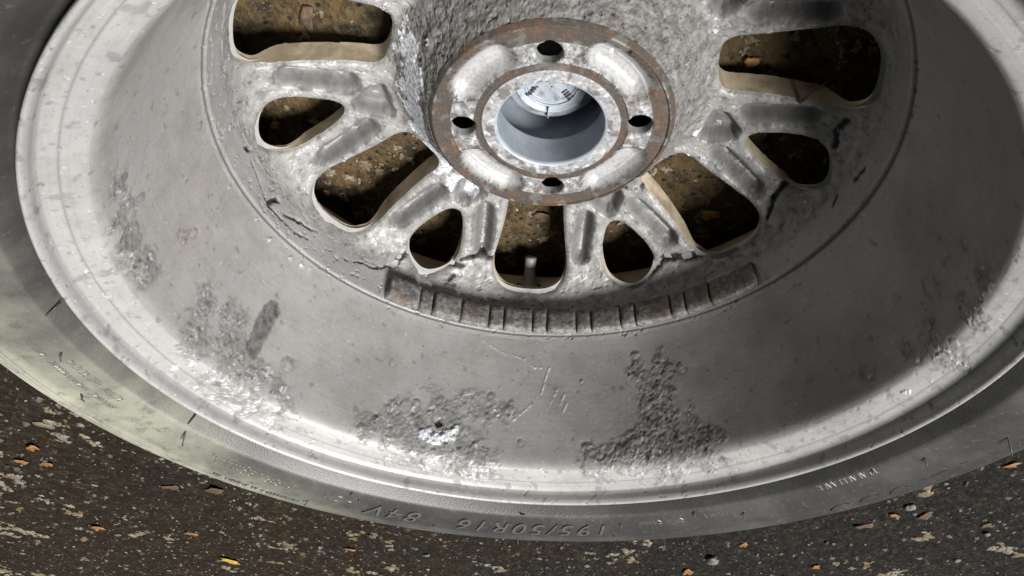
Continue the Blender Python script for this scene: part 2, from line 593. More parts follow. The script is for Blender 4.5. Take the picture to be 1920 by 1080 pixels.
def local(x, y, small):
    r = np.hypot(x, y)
    a = np.arctan2(x, y) - PH
    u = (np.mod(a, ST) - ST / 2) if small else (np.mod(a + ST / 2, ST) - ST / 2)
    return r * np.sin(u), r * np.cos(u)


HOLE_A = np.array([0, 90, 180, 270]) * DEG - 3.4 * DEG
RHOLE, RPCD = .0071, .0493


def open_sdf(x, y):
    bx, by = local(x, y, False)
    sx, sy = local(x, y, True)
    d = np.minimum(poly_sdf(bx, by, BIGP) - RB, poly_sdf(sx, sy, SMALLP) - RS)
    for a in HOLE_A:
        d = np.minimum(d, np.hypot(x - RPCD * math.sin(a), y - RPCD * math.cos(a)) - RHOLE)
    return d


R2 = np.repeat(pr[:, None], NT, 1)
T2 = np.repeat(th[None, :], NS, 0)
X = R2 * np.sin(T2)
Y = R2 * np.cos(T2)
Z = np.repeat(pz[:, None], NT, 1)
SDF = np.full((NS, NT), 1.0)
xs, ys = X[d0:d1 + 1], Y[d0:d1 + 1]
sd_ = open_sdf(xs.ravel(), ys.ravel()).reshape(xs.shape)
# snap the grid to the outlines
snap = np.zeros(sd_.shape, bool)
for axs in (0, 1):
    o = np.roll(sd_, -1, axs)
    cross = (sd_ * o < 0)
    if axs == 0:
        cross[-1] = False
    near = np.abs(sd_) <= np.abs(o)
    snap |= cross & near
    snap |= np.roll(cross & ~near, 1, axs)
kx, ky = xs[snap].copy(), ys[snap].copy()
for it in range(3):
    s0 = open_sdf(kx, ky)
    e = 1e-5
    gxn = (open_sdf(kx + e, ky) - open_sdf(kx - e, ky)) / (2 * e)
    gyn = (open_sdf(kx, ky + e) - open_sdf(kx, ky - e)) / (2 * e)
    gn = np.maximum(gxn * gxn + gyn * gyn, .2)
    kx -= s0 * gxn / gn
    ky -= s0 * gyn / gn
xs[snap], ys[snap] = kx, ky
sd_[snap] = 0
GRADX = np.zeros((NS, NT))
GRADY = np.zeros((NS, NT))
tmpx, tmpy = np.zeros(sd_.shape), np.zeros(sd_.shape)
tmpx[snap], tmpy[snap] = gxn, gyn
GRADX[d0:d1 + 1], GRADY[d0:d1 + 1] = tmpx, tmpy
X[d0:d1 + 1], Y[d0:d1 + 1] = xs, ys
SDF[d0:d1 + 1] = sd_
RR = np.hypot(X, Y)
Z[d0:d1 + 1] = z_of_r(RR[d0:d1 + 1])
A2 = np.arctan2(X, Y)

# base normals of the profile
tr, tz = np.gradient(pr), np.gradient(pz)
ln = np.hypot(tr, tz)
nr, nz = -tz / ln, tr / ln
NX = nr[:, None] * np.sin(T2)
NY = nr[:, None] * np.cos(T2)
NZ = np.repeat(nz[:, None], NT, 1)

P = np.stack([X, Y, Z], 2).reshape(-1, 3)
G = np.repeat(pg[:, None], NT, 1).ravel()
r1 = RR.ravel()
H = np.zeros(len(P))                    # displacement along the normal
WR = np.zeros((len(P), 4))              # wear: crust, dark, rust, cast
sdf1 = SDF.ravel()
is_hub = G == 1
is_cone = G == 2
is_disc = G == 3
is_ring = G == 4
is_bar = G == 5
is_lip = G == 6

# --- disc: pockets in the legs and roots, rounded edges, rough casting
m = (G == 3) | (G == 2)
idm = np.where(m)[0]
lx, ly = local(P[idm, 0], P[idm, 1], True)
pock = np.full(len(idm), 1.0)
for sg in (-1, 1):
    (ra, aa), (rb, ab) = LEGP
    a_ = np.array([sg * ra * math.sin(aa * DEG), ra * math.cos(aa * DEG)])
    b_ = np.array([sg * rb * math.sin(ab * DEG), rb * math.cos(ab * DEG)])
    pock = np.minimum(pock, seg_dist(np.stack([lx, ly], 1), a_, b_) - .0076)
rootd = poly_sdf(lx, ly, ROOTP) - .0035
pd = sstep(.0010, -.0072, pock)
rd = sstep(.0012, -.0060, rootd)
H[idm] -= .0098 * pd + .0095 * rd
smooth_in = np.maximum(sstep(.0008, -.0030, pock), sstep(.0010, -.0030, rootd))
n1 = fbm(P[idm], .0075, 4, .62)
n2 = fbm(P[idm], .0024, 2, .6, 5.0)
big_n = fbm(P[idm], .03, 2, .5, 9.0)
conef = sstep(.098, .090, r1[idm])
amp = (.00030 + .00055 * conef) * (1 - .8 * smooth_in)
Hcast = np.zeros(len(P))
Hcast[idm] = amp * n1 * 1.3 + (.00013 + .00025 * conef) * n2 * (1 - .75 * smooth_in) + .0007 * big_n * (1 - smooth_in)
H += Hcast
WR[idm, 3] = np.clip(.55 + .45 * conef + .6 * n1, 0, 1) * (1 - .9 * smooth_in)
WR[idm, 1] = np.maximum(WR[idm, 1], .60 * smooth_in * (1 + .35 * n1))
seam = np.exp(-((np.minimum(pock, rootd) - .0004) / .0011) ** 2) * sstep(-.35, .25, n1)
WR[idm, 1] = np.maximum(WR[idm, 1], .55 * seam)
edge = np.clip(1 - sdf1[idm] / .0026, 0, 1)
H[idm] -= .0018 * edge ** 2
# raised bead along the outline of the openings
H[idm] += .0003 * np.exp(-((sdf1[idm] - .0042) / .0016) ** 2) * (1 - conef)

# ring: rough casting
idr = np.where(is_ring)[0]
zr = P[idr, 2]
lowr = sstep(.006, -.003, zr)
rn = fbm(P[idr], .008, 4, .62)
rn2 = fbm(P[idr], .0026, 2, .6, 3.0)
H[idr] += lowr * (.0005 * rn + .00030 * rn2) + (1 - lowr) * .00012 * rn
WR[idr, 3] = np.clip(lowr * .45 + .4 * rn * (.3 + lowr) + .15, 0, 1)
WR[idr, 1] = np.maximum(WR[idr, 1], .80 * np.exp(-((P[idr, 2] - .0236) / .0010) ** 2))  # shade line along the step, put into the colour

# barrel and lip: nearly smooth, a few stains
idb = np.where(is_bar | is_lip)[0]
bn = fbm(P[idb], .05, 3, .5, 2.0)
bf = fbm(P[idb], .0032, 2, .6, 8.0)
H[idb] += .00006 * bn + .00002 * bf
spk = sstep(.50, .62, fbm(P[idb], .006, 2, .7, 31.0) * 1.1)
WR[idb, 1] = np.maximum(WR[idb, 1], .35 * spk)
lm_ = is_lip[idb]
WR[idb, 1] = np.maximum(WR[idb, 1], .45 * lm_ * np.exp(-((r1[idb] - .2108) / .0004) ** 2) * (P[idb, 2] > .12))
H[idb] -= .00035 * lm_ * sstep(.42, .55, fbm(P[idb], .005, 2, .6, 15.0))
WR[idb, 1] = np.maximum(WR[idb, 1], .5 * lm_ * sstep(.44, .58, fbm(P[idb], .005, 2, .6, 15.0)))
lipn = sstep(.28, .5, fbm(P[idb], .010, 3, .6, 12.0))
WR[idb, 1] = np.maximum(WR[idb, 1], .34 * lipn * lm_)


# --- marks at the places the photograph shows
def spots(lst):
    out = []
    for px, py, rad in lst:
        p, t = surf_hit(px, py)
        out.append((p, rad * t / CAM_F))
    return out


def blob_mask(ids, lst, rag=.5, scale=.006, off=0.0, soft=.35):
    """ragged union of blobs, 0..1, at the points ids"""
    best = np.full(len(ids), -9.0)
    Pm = P[ids]
    for c, rad in spots(lst):
        best = np.maximum(best, 1 - np.linalg.norm(Pm - c, axis=1) / rad)
    nn = np.zeros(len(ids))
    near = best > -1.0
    if near.any():
        nn[near] = fbm(Pm[near], scale, 3, .6, off)
    return sstep(0, soft, best + rag * 1.4 * nn)


# blistered, corroded patches on the barrel
BL = [(225, 395, 55), (235, 460, 55), (262, 510, 48), (215, 350, 40), (345, 440, 16),
      (380, 575, 40), (430, 600, 42), (370, 640, 48), (430, 665, 55), (420, 715, 50), (480, 720, 48), (525, 735, 38), (470, 760, 40), (530, 770, 22),
      (690, 800, 30), (745, 765, 22), (760, 800, 55), (830, 770, 45), (905, 765, 42), (800, 830, 55), (870, 850, 55), (900, 880, 40), (950, 775, 30), (770, 845, 45), (850, 815, 50),
      (1240, 690, 34), (1225, 735, 48), (1240, 790, 60), (1185, 835, 50), (1250, 850, 65), (1320, 825, 48), (1125, 865, 42), (1330, 865, 36), (1200, 700, 30),
      (1700, 660, 26), (1750, 620, 34), (1820, 590, 40), (1780, 670, 36), (1850, 520, 30), (1625, 705, 22)]
idx_b = np.where(is_bar | is_lip)[0]
BL = [(a, c, d * 1.0) for a, c, d in BL]
mb = blob_mask(idx_b, BL, .65, .010, 3.0, .5)
k = mb > .01
kk = idx_b[k]
wq = P[kk] + .0022 * np.stack([fbm(P[kk], .009, 2, .5, 200.0 + q) for q in range(3)], 1)
bl1 = fbm(wq, .0095, 4, .68, 21.0)
bl2 = fbm(wq, .0024, 2, .6, 23.0)
H[kk] += mb[k] * (.00042 * (1 - 2.6 * np.abs(bl1)) + .00022 * bl2)
WR[kk, 1] = np.maximum(WR[kk, 1], mb[k] * np.clip(.06 + .75 * sstep(.05, -.35, bl1 + .5 * bl2) + .5 * sstep(.09, .0, np.abs(bl1)), 0, .34))
WR[kk, 1] = np.maximum(WR[kk, 1], .22 * (4 * mb[k] * (1 - mb[k])) * sstep(-.2, .2, bl1))
WR[kk, 0] = np.maximum(WR[kk, 0], .75 * mb[k] * sstep(.30, .46, bl2 + .4 * bl1))
pt_ = mb[k] * sstep(.26, .42, fbm(wq, .0042, 3, .65, 240.0))
H[kk] -= .0004 * pt_
WR[kk, 1] = np.maximum(WR[kk, 1], .62 * pt_)
WR[kk, 2] = np.maximum(WR[kk, 2], .5 * mb[k] * sstep(.22, .45, fbm(wq, .014, 3, .6, 260.0)))
WR[kk, 3] = np.maximum(WR[kk, 3], .15 * mb[k])
# single round blisters
RING = [(540, 683, 14), (365, 435, 10), (740, 762, 14), (781, 754, 8), (863, 743, 9), (955, 768, 11), (705, 790, 13), (1100, 838, 10), (680, 805, 13), (1275, 690, 10), (1190, 665, 9), (535, 757, 9), (375, 235, 8), (1090, 715, 4),
        (920, 742, 7), (975, 830, 8), (1745, 540, 22), (1810, 460, 12), (1770, 480, 7), (1680, 560, 9), (1630, 700, 16), (1790, 640, 10), (1850, 470, 8), (1720, 670, 10)]
for c, rad in spots(RING):
    d = np.linalg.norm(P[idx_b] - c, axis=1) / rad
    kk = idx_b[d < 1.6]
    dd = d[d < 1.6] + .55 * fbm(P[kk], .004, 3, .65, 40.0)
    H[kk] += .00055 * np.exp(-(dd / .55) ** 2) - .00025 * np.exp(-((dd - 1) / .22) ** 2)
    WR[kk, 1] = np.maximum(WR[kk, 1], .40 * np.exp(-((dd - .75) / .42) ** 2) * sstep(-.4, .3, gnoise(P[kk] * 300)))
# dark worn oval
for pts, rad, v in (([(508, 583), (492, 615), (472, 655)], 19, .85),):
    cs = [surf_hit(*p)[0] for p in pts]
    t = surf_hit(*pts[0])[1]
    d = np.min([seg_dist(P[idx_b], cs[q], cs[q + 1]) for q in range(len(cs) - 1)], 0) / (rad * t / CAM_F)
    near = d < 2
    dd = d[near] + .55 * fbm(P[idx_b[near]], .010, 4, .65, 50.0)
    WR[idx_b[near], 1] = np.maximum(WR[idx_b[near], 1], v * sstep(1.10, .80, dd) * (.8 + .5 * fbm(P[idx_b[near]], .004, 2, .6, 52.0)))
# white crust along the lip and in clusters
CRL = [(880, 890, 26), (800, 875, 22), (840, 885, 22), (730, 860, 16), (905, 895, 18), (1290, 885, 18), (1200, 890, 14), (1250, 880, 16), (500, 790, 22), (440, 765, 20), (400, 745, 16), (370, 725, 14), (360, 683, 6), (330, 690, 14), (200, 555, 16), (165, 510, 10), (460, 775, 20),
       (545, 485, 12), (582, 505, 14), (505, 447, 10), (565, 498, 12), (480, 410, 6), (430, 350, 7), (372, 235, 8), (820, 815, 26), (795, 815, 14), (850, 808, 12), (1700, 735, 14), (1780, 690, 14), (1745, 710, 12)]
CRL = [(a, c, d * .55) for a, c, d in CRL]
mc = blob_mask(idx_b, CRL, .9, .0045, 70.0, .5)
k = mc > .01
kk = idx_b[k]
cr = np.abs(fbm(P[kk], .0035, 3, .6, 71.0))
H[kk] += mc[k] * (.0016 * cr + .0002)
WR[kk, 0] = np.maximum(WR[kk, 0], mc[k] * np.clip(.05 + 1.3 * cr, 0, .7))
WR[kk, 1] *= (1 - .8 * mc[k])
mx = blob_mask(idx_b, [(797, 816, 16), (815, 822, 16), (838, 818, 19), (852, 806, 11), (362, 682, 8)], .5, .004, 77.0)
WR[idx_b, 0] = np.maximum(WR[idx_b, 0], mx)
WR[idx_b, 1] *= 1 - mx
H[idx_b] += .0006 * mx
# thin brown brake dust all round the barrel, patchy
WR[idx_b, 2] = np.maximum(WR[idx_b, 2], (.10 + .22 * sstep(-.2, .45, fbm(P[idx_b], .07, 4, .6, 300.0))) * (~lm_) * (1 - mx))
mh = blob_mask(idx_b, [(823, 794, 8)], .3, .004, 75.0)
WR[idx_b, 2] = np.maximum(WR[idx_b, 2], mh)
H[idx_b] -= .0018 * mh
# scratches on the barrel
SCR = [[(985, 672), (1002, 690), (1015, 690)], [(1023, 710), (1015, 738)], [(1045, 730), (1028, 765)], [(1058, 740), (1050, 758)], [(1030, 690), (1022, 712)], [(1064, 752), (1056, 772)], [(905, 640), (955, 668)], [(995, 760), (960, 790)], [(960, 665), (985, 675)]]
for pl in SCR:
    cs = [surf_hit(*p)[0] for p in pl]
    for q in range(len(cs) - 1):
        d = seg_dist(P[idx_b], cs[q], cs[q + 1])
        near = d < .0022
        kk = idx_b[near]
        gz = np.exp(-(d[near] / .00065) ** 2) * sstep(-.35, .15, gnoise(P[kk] * 420))
        WR[kk, 0] = np.maximum(WR[kk, 0], .8 * gz)
        H[kk] += .0003 * gz

# crust on the spokes and ring
CRS_ = [(510, 108, 8), (520, 135, 9), (560, 112, 12), (620, 120, 12), (700, 165, 14), (588, 275, 12), (605, 262, 8), (560, 290, 10), (650, 300, 12), (750, 410, 9), (735, 430, 10), (790, 370, 12), (765, 388, 12), (745, 400, 9), (855, 380, 12), (870, 470, 8), (700, 450, 12),
       (1245, 450, 12), (1275, 455, 9), (1205, 402, 9), (1320, 300, 12), (1350, 312, 13), (1390, 340, 9), (1410, 368, 9), (1290, 292, 9), (1480, 235, 10), (1500, 25, 14), (1515, 180, 10), (1533, 214, 9), (1450, 235, 8), (1430, 282, 8), (1440, 62, 8), (1410, 75, 10), (1095, 520, 7), (1155, 524, 8), (1375, 100, 8),
       (760, 45, 22), (720, 15, 18), (690, 40, 12), (800, 78, 12), (500, 160, 5), (1355, 130, 12), (1340, 60, 16), (1290, 120, 14), (1085, 395, 12), (1075, 420, 10), (1075, 520, 6), (870, 390, 10), (920, 470, 7)]
idx_s = np.where((is_disc | is_cone | is_ring) & (sdf1 > -1e-6))[0]
CRS_ = [(a, c, d * .75) for a, c, d in CRS_]
mc = blob_mask(idx_s, CRS_, 1.0, .004, 90.0, .5)
# more of it scattered at random along the edges of the openings
extra = sstep(.60, .74, fbm(P[idx_s], .010, 3, .65, 93.0) + .35 * np.exp(-((sdf1[idx_s] - .004) / .004) ** 2) - .12 * is_ring[idx_s])
mc = np.maximum(mc, extra * sstep(-.1, .3, fbm(P[idx_s], .003, 2, .6, 97.0)))
k = mc > .01
kk = idx_s[k]
cr = np.abs(fbm(P[kk], .0030, 3, .62, 91.0))
H[kk] += mc[k] * (.0018 * cr)
WR[kk, 0] = np.maximum(WR[kk, 0], mc[k] * np.clip(.0 + 2.0 * cr, 0, 1) * .8)
WR[kk, 1] = np.maximum(WR[kk, 1], mc[k] * sstep(.06, .0, cr) * .7)
# bare white area on the flank of the hub
WH = [(765, 95, 36), (772, 135, 42), (768, 175, 44), (776, 212, 42), (790, 248, 34), (806, 280, 30), (826, 312, 26), (852, 342, 22), (885, 366, 16), (1250, 330, 14), (1310, 250, 10)]
mw = blob_mask(idx_s, WH, .45, .008, 110.0, .25)
WR[idx_s, 0] = np.maximum(WR[idx_s, 0], mw * np.clip(.95 - .9 * sstep(.16, .40, fbm(P[idx_s], .0022, 2, .6, 111.0)), 0, 1))
WR[idx_s, 1] *= 1 - .85 * mw
WR[idx_s, 0] = np.maximum(WR[idx_s, 0], .7 * mw)
H[idx_s] += mw * (.0003 - .93 * Hcast[idx_s])
# dark pits and grime of the casting
pit = sstep(.34, .52, fbm(P[idx_s], .0052, 3, .75, 120.0))
WR[idx_s, 1] = np.maximum(WR[idx_s, 1], .62 * pit * WR[idx_s, 3] * (1 - mw))
H[idx_s] -= .0006 * pit * (1 - mw)

# cracks
CR = [([(722, 502), (742, 495), (752, 482), (768, 472)], .0011), ([(838, 496), (852, 496), (866, 500)], .0010), ([(866, 488), (885, 481), (905, 478), (915, 485), (933, 486)], .0011), ([(838, 526), (852, 514)], .0008),
      ([(1216, 512), (1236, 494), (1250, 482), (1285, 483), (1312, 479)], .0016), ([(1503, 340), (1486, 333), (1465, 352), (1446, 372), (1436, 408)], .0013), ([(532, 402), (560, 416), (592, 434)], .0007), ([(620, 432), (620, 412)], .0007),
      ([(459, 276), (470, 281), (484, 288)], .0009), ([(505, 380), (522, 376)], .0012), ([(1588, 224), (1570, 252), (1566, 276)], .0012), ([(1620, 318), (1600, 340)], .0008), ([(1572, 365), (1560, 385)], .0008), ([(470, 300), (505, 385), (560, 440), (660, 490), (722, 505)], .0005),
      ([(1285, 250), (1300, 232)], .0008), ([(1150, 112), (1180, 100)], .0009), ([(1170, 353), (1195, 335)], .0010), ([(1205, 352), (1215, 343)], .0010)]
idx_c = np.where(m | is_ring | is_hub)[0]
warp = np.stack([fbm(P[idx_c], .010, 3, .65, 130.0 + q) for q in range(3)], 1) * .0022
for pl, wd in CR:
    wd = wd * 1.25
    cs = [surf_hit(*p)[0] for p in pl]
    for q in range(len(cs) - 1):
        d = seg_dist(P[idx_c] + warp, cs[q], cs[q + 1])
        near = d < 4 * wd
        g = np.clip(1.7 * np.exp(-(d[near] / (wd * 1.0)) ** 2), 0, 1)
        kk = idx_c[near]
        H[kk] -= .0016 * g * (wd / .0011)
        WR[kk, 1] = np.maximum(WR[kk, 1], .97 * g)
        WR[kk, 0] *= 1 - g

# --- hub face: kidney pockets, rust rings, crumbly bolt face
idh = np.where(is_hub)[0]
hx, hy = P[idh, 0], P[idh, 1]
ha = np.arctan2(hx, hy)
kid = np.full(len(idh), 1.0)
for a in HOLE_A + 45 * DEG:
    da = np.mod(ha - a + PI, 2 * PI) - PI
    # capsule bent along the bolt circle
    dd = np.clip(np.abs(da) - 13.5 * DEG, 0, None) * .0505
    kid = np.minimum(kid, np.hypot(dd, np.hypot(hx, hy) - .0522) - .0110)
kd = sstep(.0006, -.0050, kid)
H[idh] -= .0075 * sstep(.0010, -.0095, kid)
hn = fbm(P[idh], .0042, 4, .65, 140.0)
hn2 = fbm(P[idh], .0015, 2, .6, 141.0)
face = ((r1[idh] > .0432) & (r1[idh] < .0562)).astype(float)
inner = (r1[idh] < .0386).astype(float)
H[idh] += (.00030 * hn * (.4 + face) + .00022 * hn2 * face) * (1 - sstep(.0018, -.0008, kid))
rustm = sstep(-.25, .15, fbm(P[idh], .012, 3, .65, 142.0) + .25)
WR[idh, 2] = (1 - face) * (1 - inner) * np.clip(rustm, .35, 1) * (1 - kd)
WR[idh, 2] = np.maximum(WR[idh, 2], (.75 * sstep(.12, .34, fbm(P[idh], .010, 3, .65, 143.0))) * (1 - kd))
WR[idh, 0] = np.clip(face * (.22 + .8 * hn) * (1 - sstep(.0018, -.0008, kid)) + kd * .20 + inner * .25 + inner * .8 * np.clip(hn, 0, 1), 0, 1)
WR[idh, 1] = np.maximum((1 - face) * (1 - inner) * (1 - kd) * .35, sstep(.20, .42, hn2) * face * .6 * (1 - sstep(.0018, -.0008, kid)))
grit = sstep(.05, -.25, hn + .8 * hn2) * np.exp(-((kid + .0012) / .0022) ** 2)
WR[idh, 1] = np.maximum(WR[idh, 1], .8 * grit)
WR[idh, 3] = .8 * (1 - kd)
rimc = np.exp(-((r1[idh] - .0655) / .0005) ** 2)
WR[idh, 0] = np.maximum(WR[idh, 0], .7 * rimc)
idq = np.where(G == 0)[0]
WR[idq, 0] = 0.0
H[idh] -= .0010 * np.clip(1 - sdf1[idh] / .0010, 0, 1) ** 2 * (sdf1[idh] < .001)

# --- displace and take the normals of the finished surface
NN = np.stack([NX, NY, NZ], 2).reshape(-1, 3)
NN[is_hub] = (0, 0, 1)
P = P + NN * H[:, None]
PG = P.reshape(NS, NT, 3)
ds = np.gradient(PG, axis=0)
dt = (np.roll(PG, -1, 1) - np.roll(PG, 1, 1))
NV = np.cross(dt, ds).reshape(-1, 3)
NV /= np.maximum(np.linalg.norm(NV, axis=1), 1e-12)[:, None]

# --- faces
i, j = np.meshgrid(np.arange(NS - 1), np.arange(NT), indexing='ij')
j2 = (j + 1) % NT
QA = np.stack([i * NT + j, i * NT + j2, (i + 1) * NT + j2, (i + 1) * NT + j], 2).reshape(-1, 4)
QI = i.ravel()
QJ = j.ravel()
sg = np.sign(np.where(np.abs(sdf1) < 1e-9, 0, sdf1)).astype(int)
fs = sg[QA]
neg = (fs < 0).any(1)
pos = (fs > 0).any(1)
keep = ~neg & pos
mixed = neg & pos
tris, tI, tJ = [], [], []
for k in np.where(mixed)[0]:
    q = QA[k]
    f = fs[k]
    for a, b_, c in ((0, 1, 2), (0, 2, 3), (0, 1, 3), (1, 2, 3)):
        pass
    if f[0] == 0 and f[2] == 0:
        cand = ((0, 1, 2), (0, 2, 3))
    elif f[1] == 0 and f[3] == 0:
        cand = ((0, 1, 3), (1, 2, 3))
    else:
        continue
    for c in cand:
        ff = f[list(c)]
        if (ff >= 0).all() and (ff > 0).any():
            tris.append(q[list(c)])
            tI.append(QI[k])
            tJ.append(QJ[k])
TA = np.array(tris, int).reshape(-1, 3)
TI = np.array(tI, int)
TJ = np.array(tJ, int)
QA, QI, QJ = QA[keep], QI[keep], QJ[keep]

i_sp0 = int(np.argmin(np.abs(pr[d0:d1] - .0935)) + d0)
i_sp1 = int(np.where(pg == 4)[0][0])


def walls(Qs, Ts, depth):
    """walls that drop from the free edges of the openings"""
    ed = []
    for F, n in ((Qs, 4), (Ts, 3)):
        for a in range(n):
            ed.append(np.stack([F[:, a], F[:, (a + 1) % n]], 1))
    ed = np.concatenate(ed)
    ed = ed[(sg[ed] == 0).all(1)]
    code = ed[:, 0].astype(np.int64) * len(P) + ed[:, 1]
    rev = ed[:, 1].astype(np.int64) * len(P) + ed[:, 0]
    ed = ed[~np.isin(code, rev)]
    vs_ = np.unique(ed)
    rm = np.full(len(P), -1)
    rm[vs_] = np.arange(len(vs_))
    n = len(vs_)
    top = P[vs_]
    g = np.stack([GRADX.ravel()[vs_], GRADY.ravel()[vs_]], 1)
    g /= np.maximum(np.linalg.norm(g, axis=1), 1e-9)[:, None]
    nrm = np.concatenate([-g, np.full((n, 1), .15)], 1)
    nrm /= np.linalg.norm(nrm, axis=1)[:, None]
    layers = [0, min(.004, depth * .5), depth]
    small_v = poly_sdf(*local(top[:, 0], top[:, 1], True), SMALLP) - RS < .002
    if depth < .01:
        small_v[:] = False
    V = []
    for q, dz in enumerate(layers):
        v = top.copy()
        if q == 2 and depth > .01:
            rv = np.hypot(top[:, 0], top[:, 1])
            dv = np.where(small_v, .0105, depth) * (1 - .62 * sstep(.1575, .1705, rv))
        else:
            dv = np.full(n, dz)
        v[:, 2] -= dv
        v[:, :2] -= g * (0.06 * dv[:, None])
        V.append(v)
    V = np.concatenate(V)
    Qw = []
    for q in range(len(layers) - 1):
        Qw.append(np.stack([rm[ed[:, 1]] + q * n, rm[ed[:, 0]] + q * n, rm[ed[:, 0]] + (q + 1) * n, rm[ed[:, 1]] + (q + 1) * n], 1))
    Ww = np.concatenate([WR[vs_]] * len(layers))
    Ww[n:, :3] *= .35
    Ww[:, 3] = .15
    return V, np.concatenate(Qw), np.concatenate([nrm] * len(layers)), Ww


def wheel_part(name, qsel, tsel, depth=None, back=False, mat=None):
    Qs, Ts = QA[qsel], TA[tsel]
    V, N_, W_ = P, NV, WR
    Qo, To = Qs, Ts
    m2 = None
    if depth:
        wv, wq, wnn, ww = walls(Qs, Ts, depth)
        m2 = (len(Qo), len(Qo) + len(wq)) if back else None
        Qo = np.concatenate([Qo, wq + len(V)])
        V = np.concatenate([V, wv])
        N_ = np.concatenate([N_, wnn])
        W_ = np.concatenate([W_, ww])
    if back:                                        # the front face of the casting, hidden below
        off = len(V)
        g = np.stack([GRADX.ravel(), GRADY.ravel()], 1)
        pb = PG_BASE.copy()
        pb[:, 2] -= .0100 * (1 - .62 * sstep(.1575, .1705, np.hypot(pb[:, 0], pb[:, 1])))
        V = np.concatenate([V, pb])
        N_ = np.concatenate([N_, np.tile(np.array([[0, 0, -1.0]]), (len(pb), 1))])
        W_ = np.concatenate([W_, np.zeros_like(WR)])
        Qo = np.concatenate([Qo, Qs[:, ::-1] + off])
        To = np.concatenate([To, Ts[:, ::-1] + off])
    return mesh_np(name, V, Qo, To, mat or ALLOY, wheel, N_, W_, True, FRONT if m2 else None, m2)


PG_BASE = np.stack([X, Y, Z], 2).reshape(-1, 3)
i_b = int(np.where(pg == 1)[0][0])
hub = wheel_part('hub', (QI < i_sp0) & (QI >= i_b), TI < i_sp0, .0050)
bore = wheel_part('centre_bore', QI < i_b, TI < 0, None, False, BORE)
bore.parent = hub
NC = NT // NB_BIG
for k in range(NB_BIG):
    qs = (QI >= i_sp0) & (QI < i_sp1) & (QJ // NC == k)
    ts = (TI >= i_sp0) & (TI < i_sp1) & (TJ // NC == k)
    wheel_part('spoke', qs, ts, .0150, True)
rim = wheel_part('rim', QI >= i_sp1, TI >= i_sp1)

# front part of the rim, seen through the openings
front = lathe('front_rim', [(.2205, -.0440), (.2222, -.0470), (.2212, -.0500), (.2180, -.0510), (.2120, -.0500), (.2070, -.0490), (.2042, -.0468), (.2022, -.0430), (.2010, -.0380), (.2003, -.0310), (.1985, -.0250), (.1945, -.0205), (.1880, -.0170), (.1790, -.0140)][::-1], 360, LIPP, wheel)

# ------------------------------------------------------------------ tyre
TP = [(.2040, .1120), (.2080, .1175), (.2165, .1215), (.2205, .1240), (.2222, .1246), (.2244, .1258), (.2262, .1285), (.2285, .1318), (.2310, .1346), (.2324, .1364), (.2336, .1376), (.2354, .1383), (.2400, .1398), (.2460, .1412),
      (.2520, .1420), (.2580, .1424), (.2640, .1420), (.2650, .1428), (.2660, .1428), (.2668, .1414), (.2688, .1410), (.2695, .1419), (.2705, .1418), (.2712, .1404), (.2724, .1402), (.2731, .1411), (.2741, .1409), (.2748, .1394), (.2788, .1380), (.2796, .1386), (.2808, .1380), (.2816, .1366), (.2860, .1330), (.2910, .1265), (.2950, .1190), (.2985, .1080), (.3000, .0950), (.3005, .0800), (.3006, .0424)]
tp = np.array(TP)
mir = tp[:-1][::-1].copy()
mir[:, 1] = 2 * .0424 - mir[:, 1]
tprof = np.concatenate([tp, mir])
NTY = 720
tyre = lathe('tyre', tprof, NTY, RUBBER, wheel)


def ty_z(r):
    return np.interp(r, tp[:, 0], tp[:, 1])


def on_tyre(r, ang, h=0.0):
    return Vector((r * math.sin(ang), r * math.cos(ang), float(ty_z(r)) + ZG + h))


def tyre_hit(px, py):
    c, d = ray(px, py)
    t = np.linspace(.15, 1.0, 8000)
    Pp = c + t[:, None] * d
    r = np.hypot(Pp[:, 0], Pp[:, 1])
    ins = (Pp[:, 2] < ty_z(r)) & (r > .2225) & (r < .300) & (Pp[:, 2] > .05)
    k = int(np.argmax(ins))
    q = Pp[k]
    return math.hypot(q[0], q[1]), math.atan2(q[0], q[1])


def tyre_text(txt, size, r0, a_mid, shear=.28, raise_h=.0010, width=None):
    """raised letters, feet towards the axle, running clockwise seen from above"""
    cu = bpy.data.curves.new('lettering', 'FONT')
    cu.body = txt
    cu.size = size
    cu.shear = shear
    cu.align_x = 'CENTER'
    cu.extrude = 0.0
    cu.space_character = 1.25
    cu.resolution_u = 4
    tmp = bpy.data.objects.new('tmp', cu)
    COL.objects.link(tmp)
    dg = bpy.context.evaluated_depsgraph_get()
    me = bpy.data.meshes.new_from_object(tmp.evaluated_get(dg))
    bpy.data.objects.remove(tmp)
    bm = bmesh.new()
    bm.from_mesh(me)
    bpy.data.meshes.remove(me)
    bmesh.ops.remove_doubles(bm, verts=bm.verts, dist=1e-6)
    bmesh.ops.triangulate(bm, faces=bm.faces)
    bmesh.ops.subdivide_edges(bm, edges=[e for e in bm.edges if e.calc_length() > .002], cuts=1)
    ext = bmesh.ops.extrude_face_region(bm, geom=bm.faces[:])
    up = {v for v in ext['geom'] if isinstance(v, bmesh.types.BMVert)}
    for v in bm.verts:
        r = r0 + v.co.y
        a = a_mid + v.co.x / (r0 + size * .35)
        v.co = on_tyre(r, a, raise_h if v in up else -.0003)
    bmesh.ops.recalc_face_normals(bm, faces=bm.faces)
    return bm_obj('lettering', bm, LETTER, tyre, smooth=False)


def tyre_at(px, py):
    return tyre_hit(px, py)


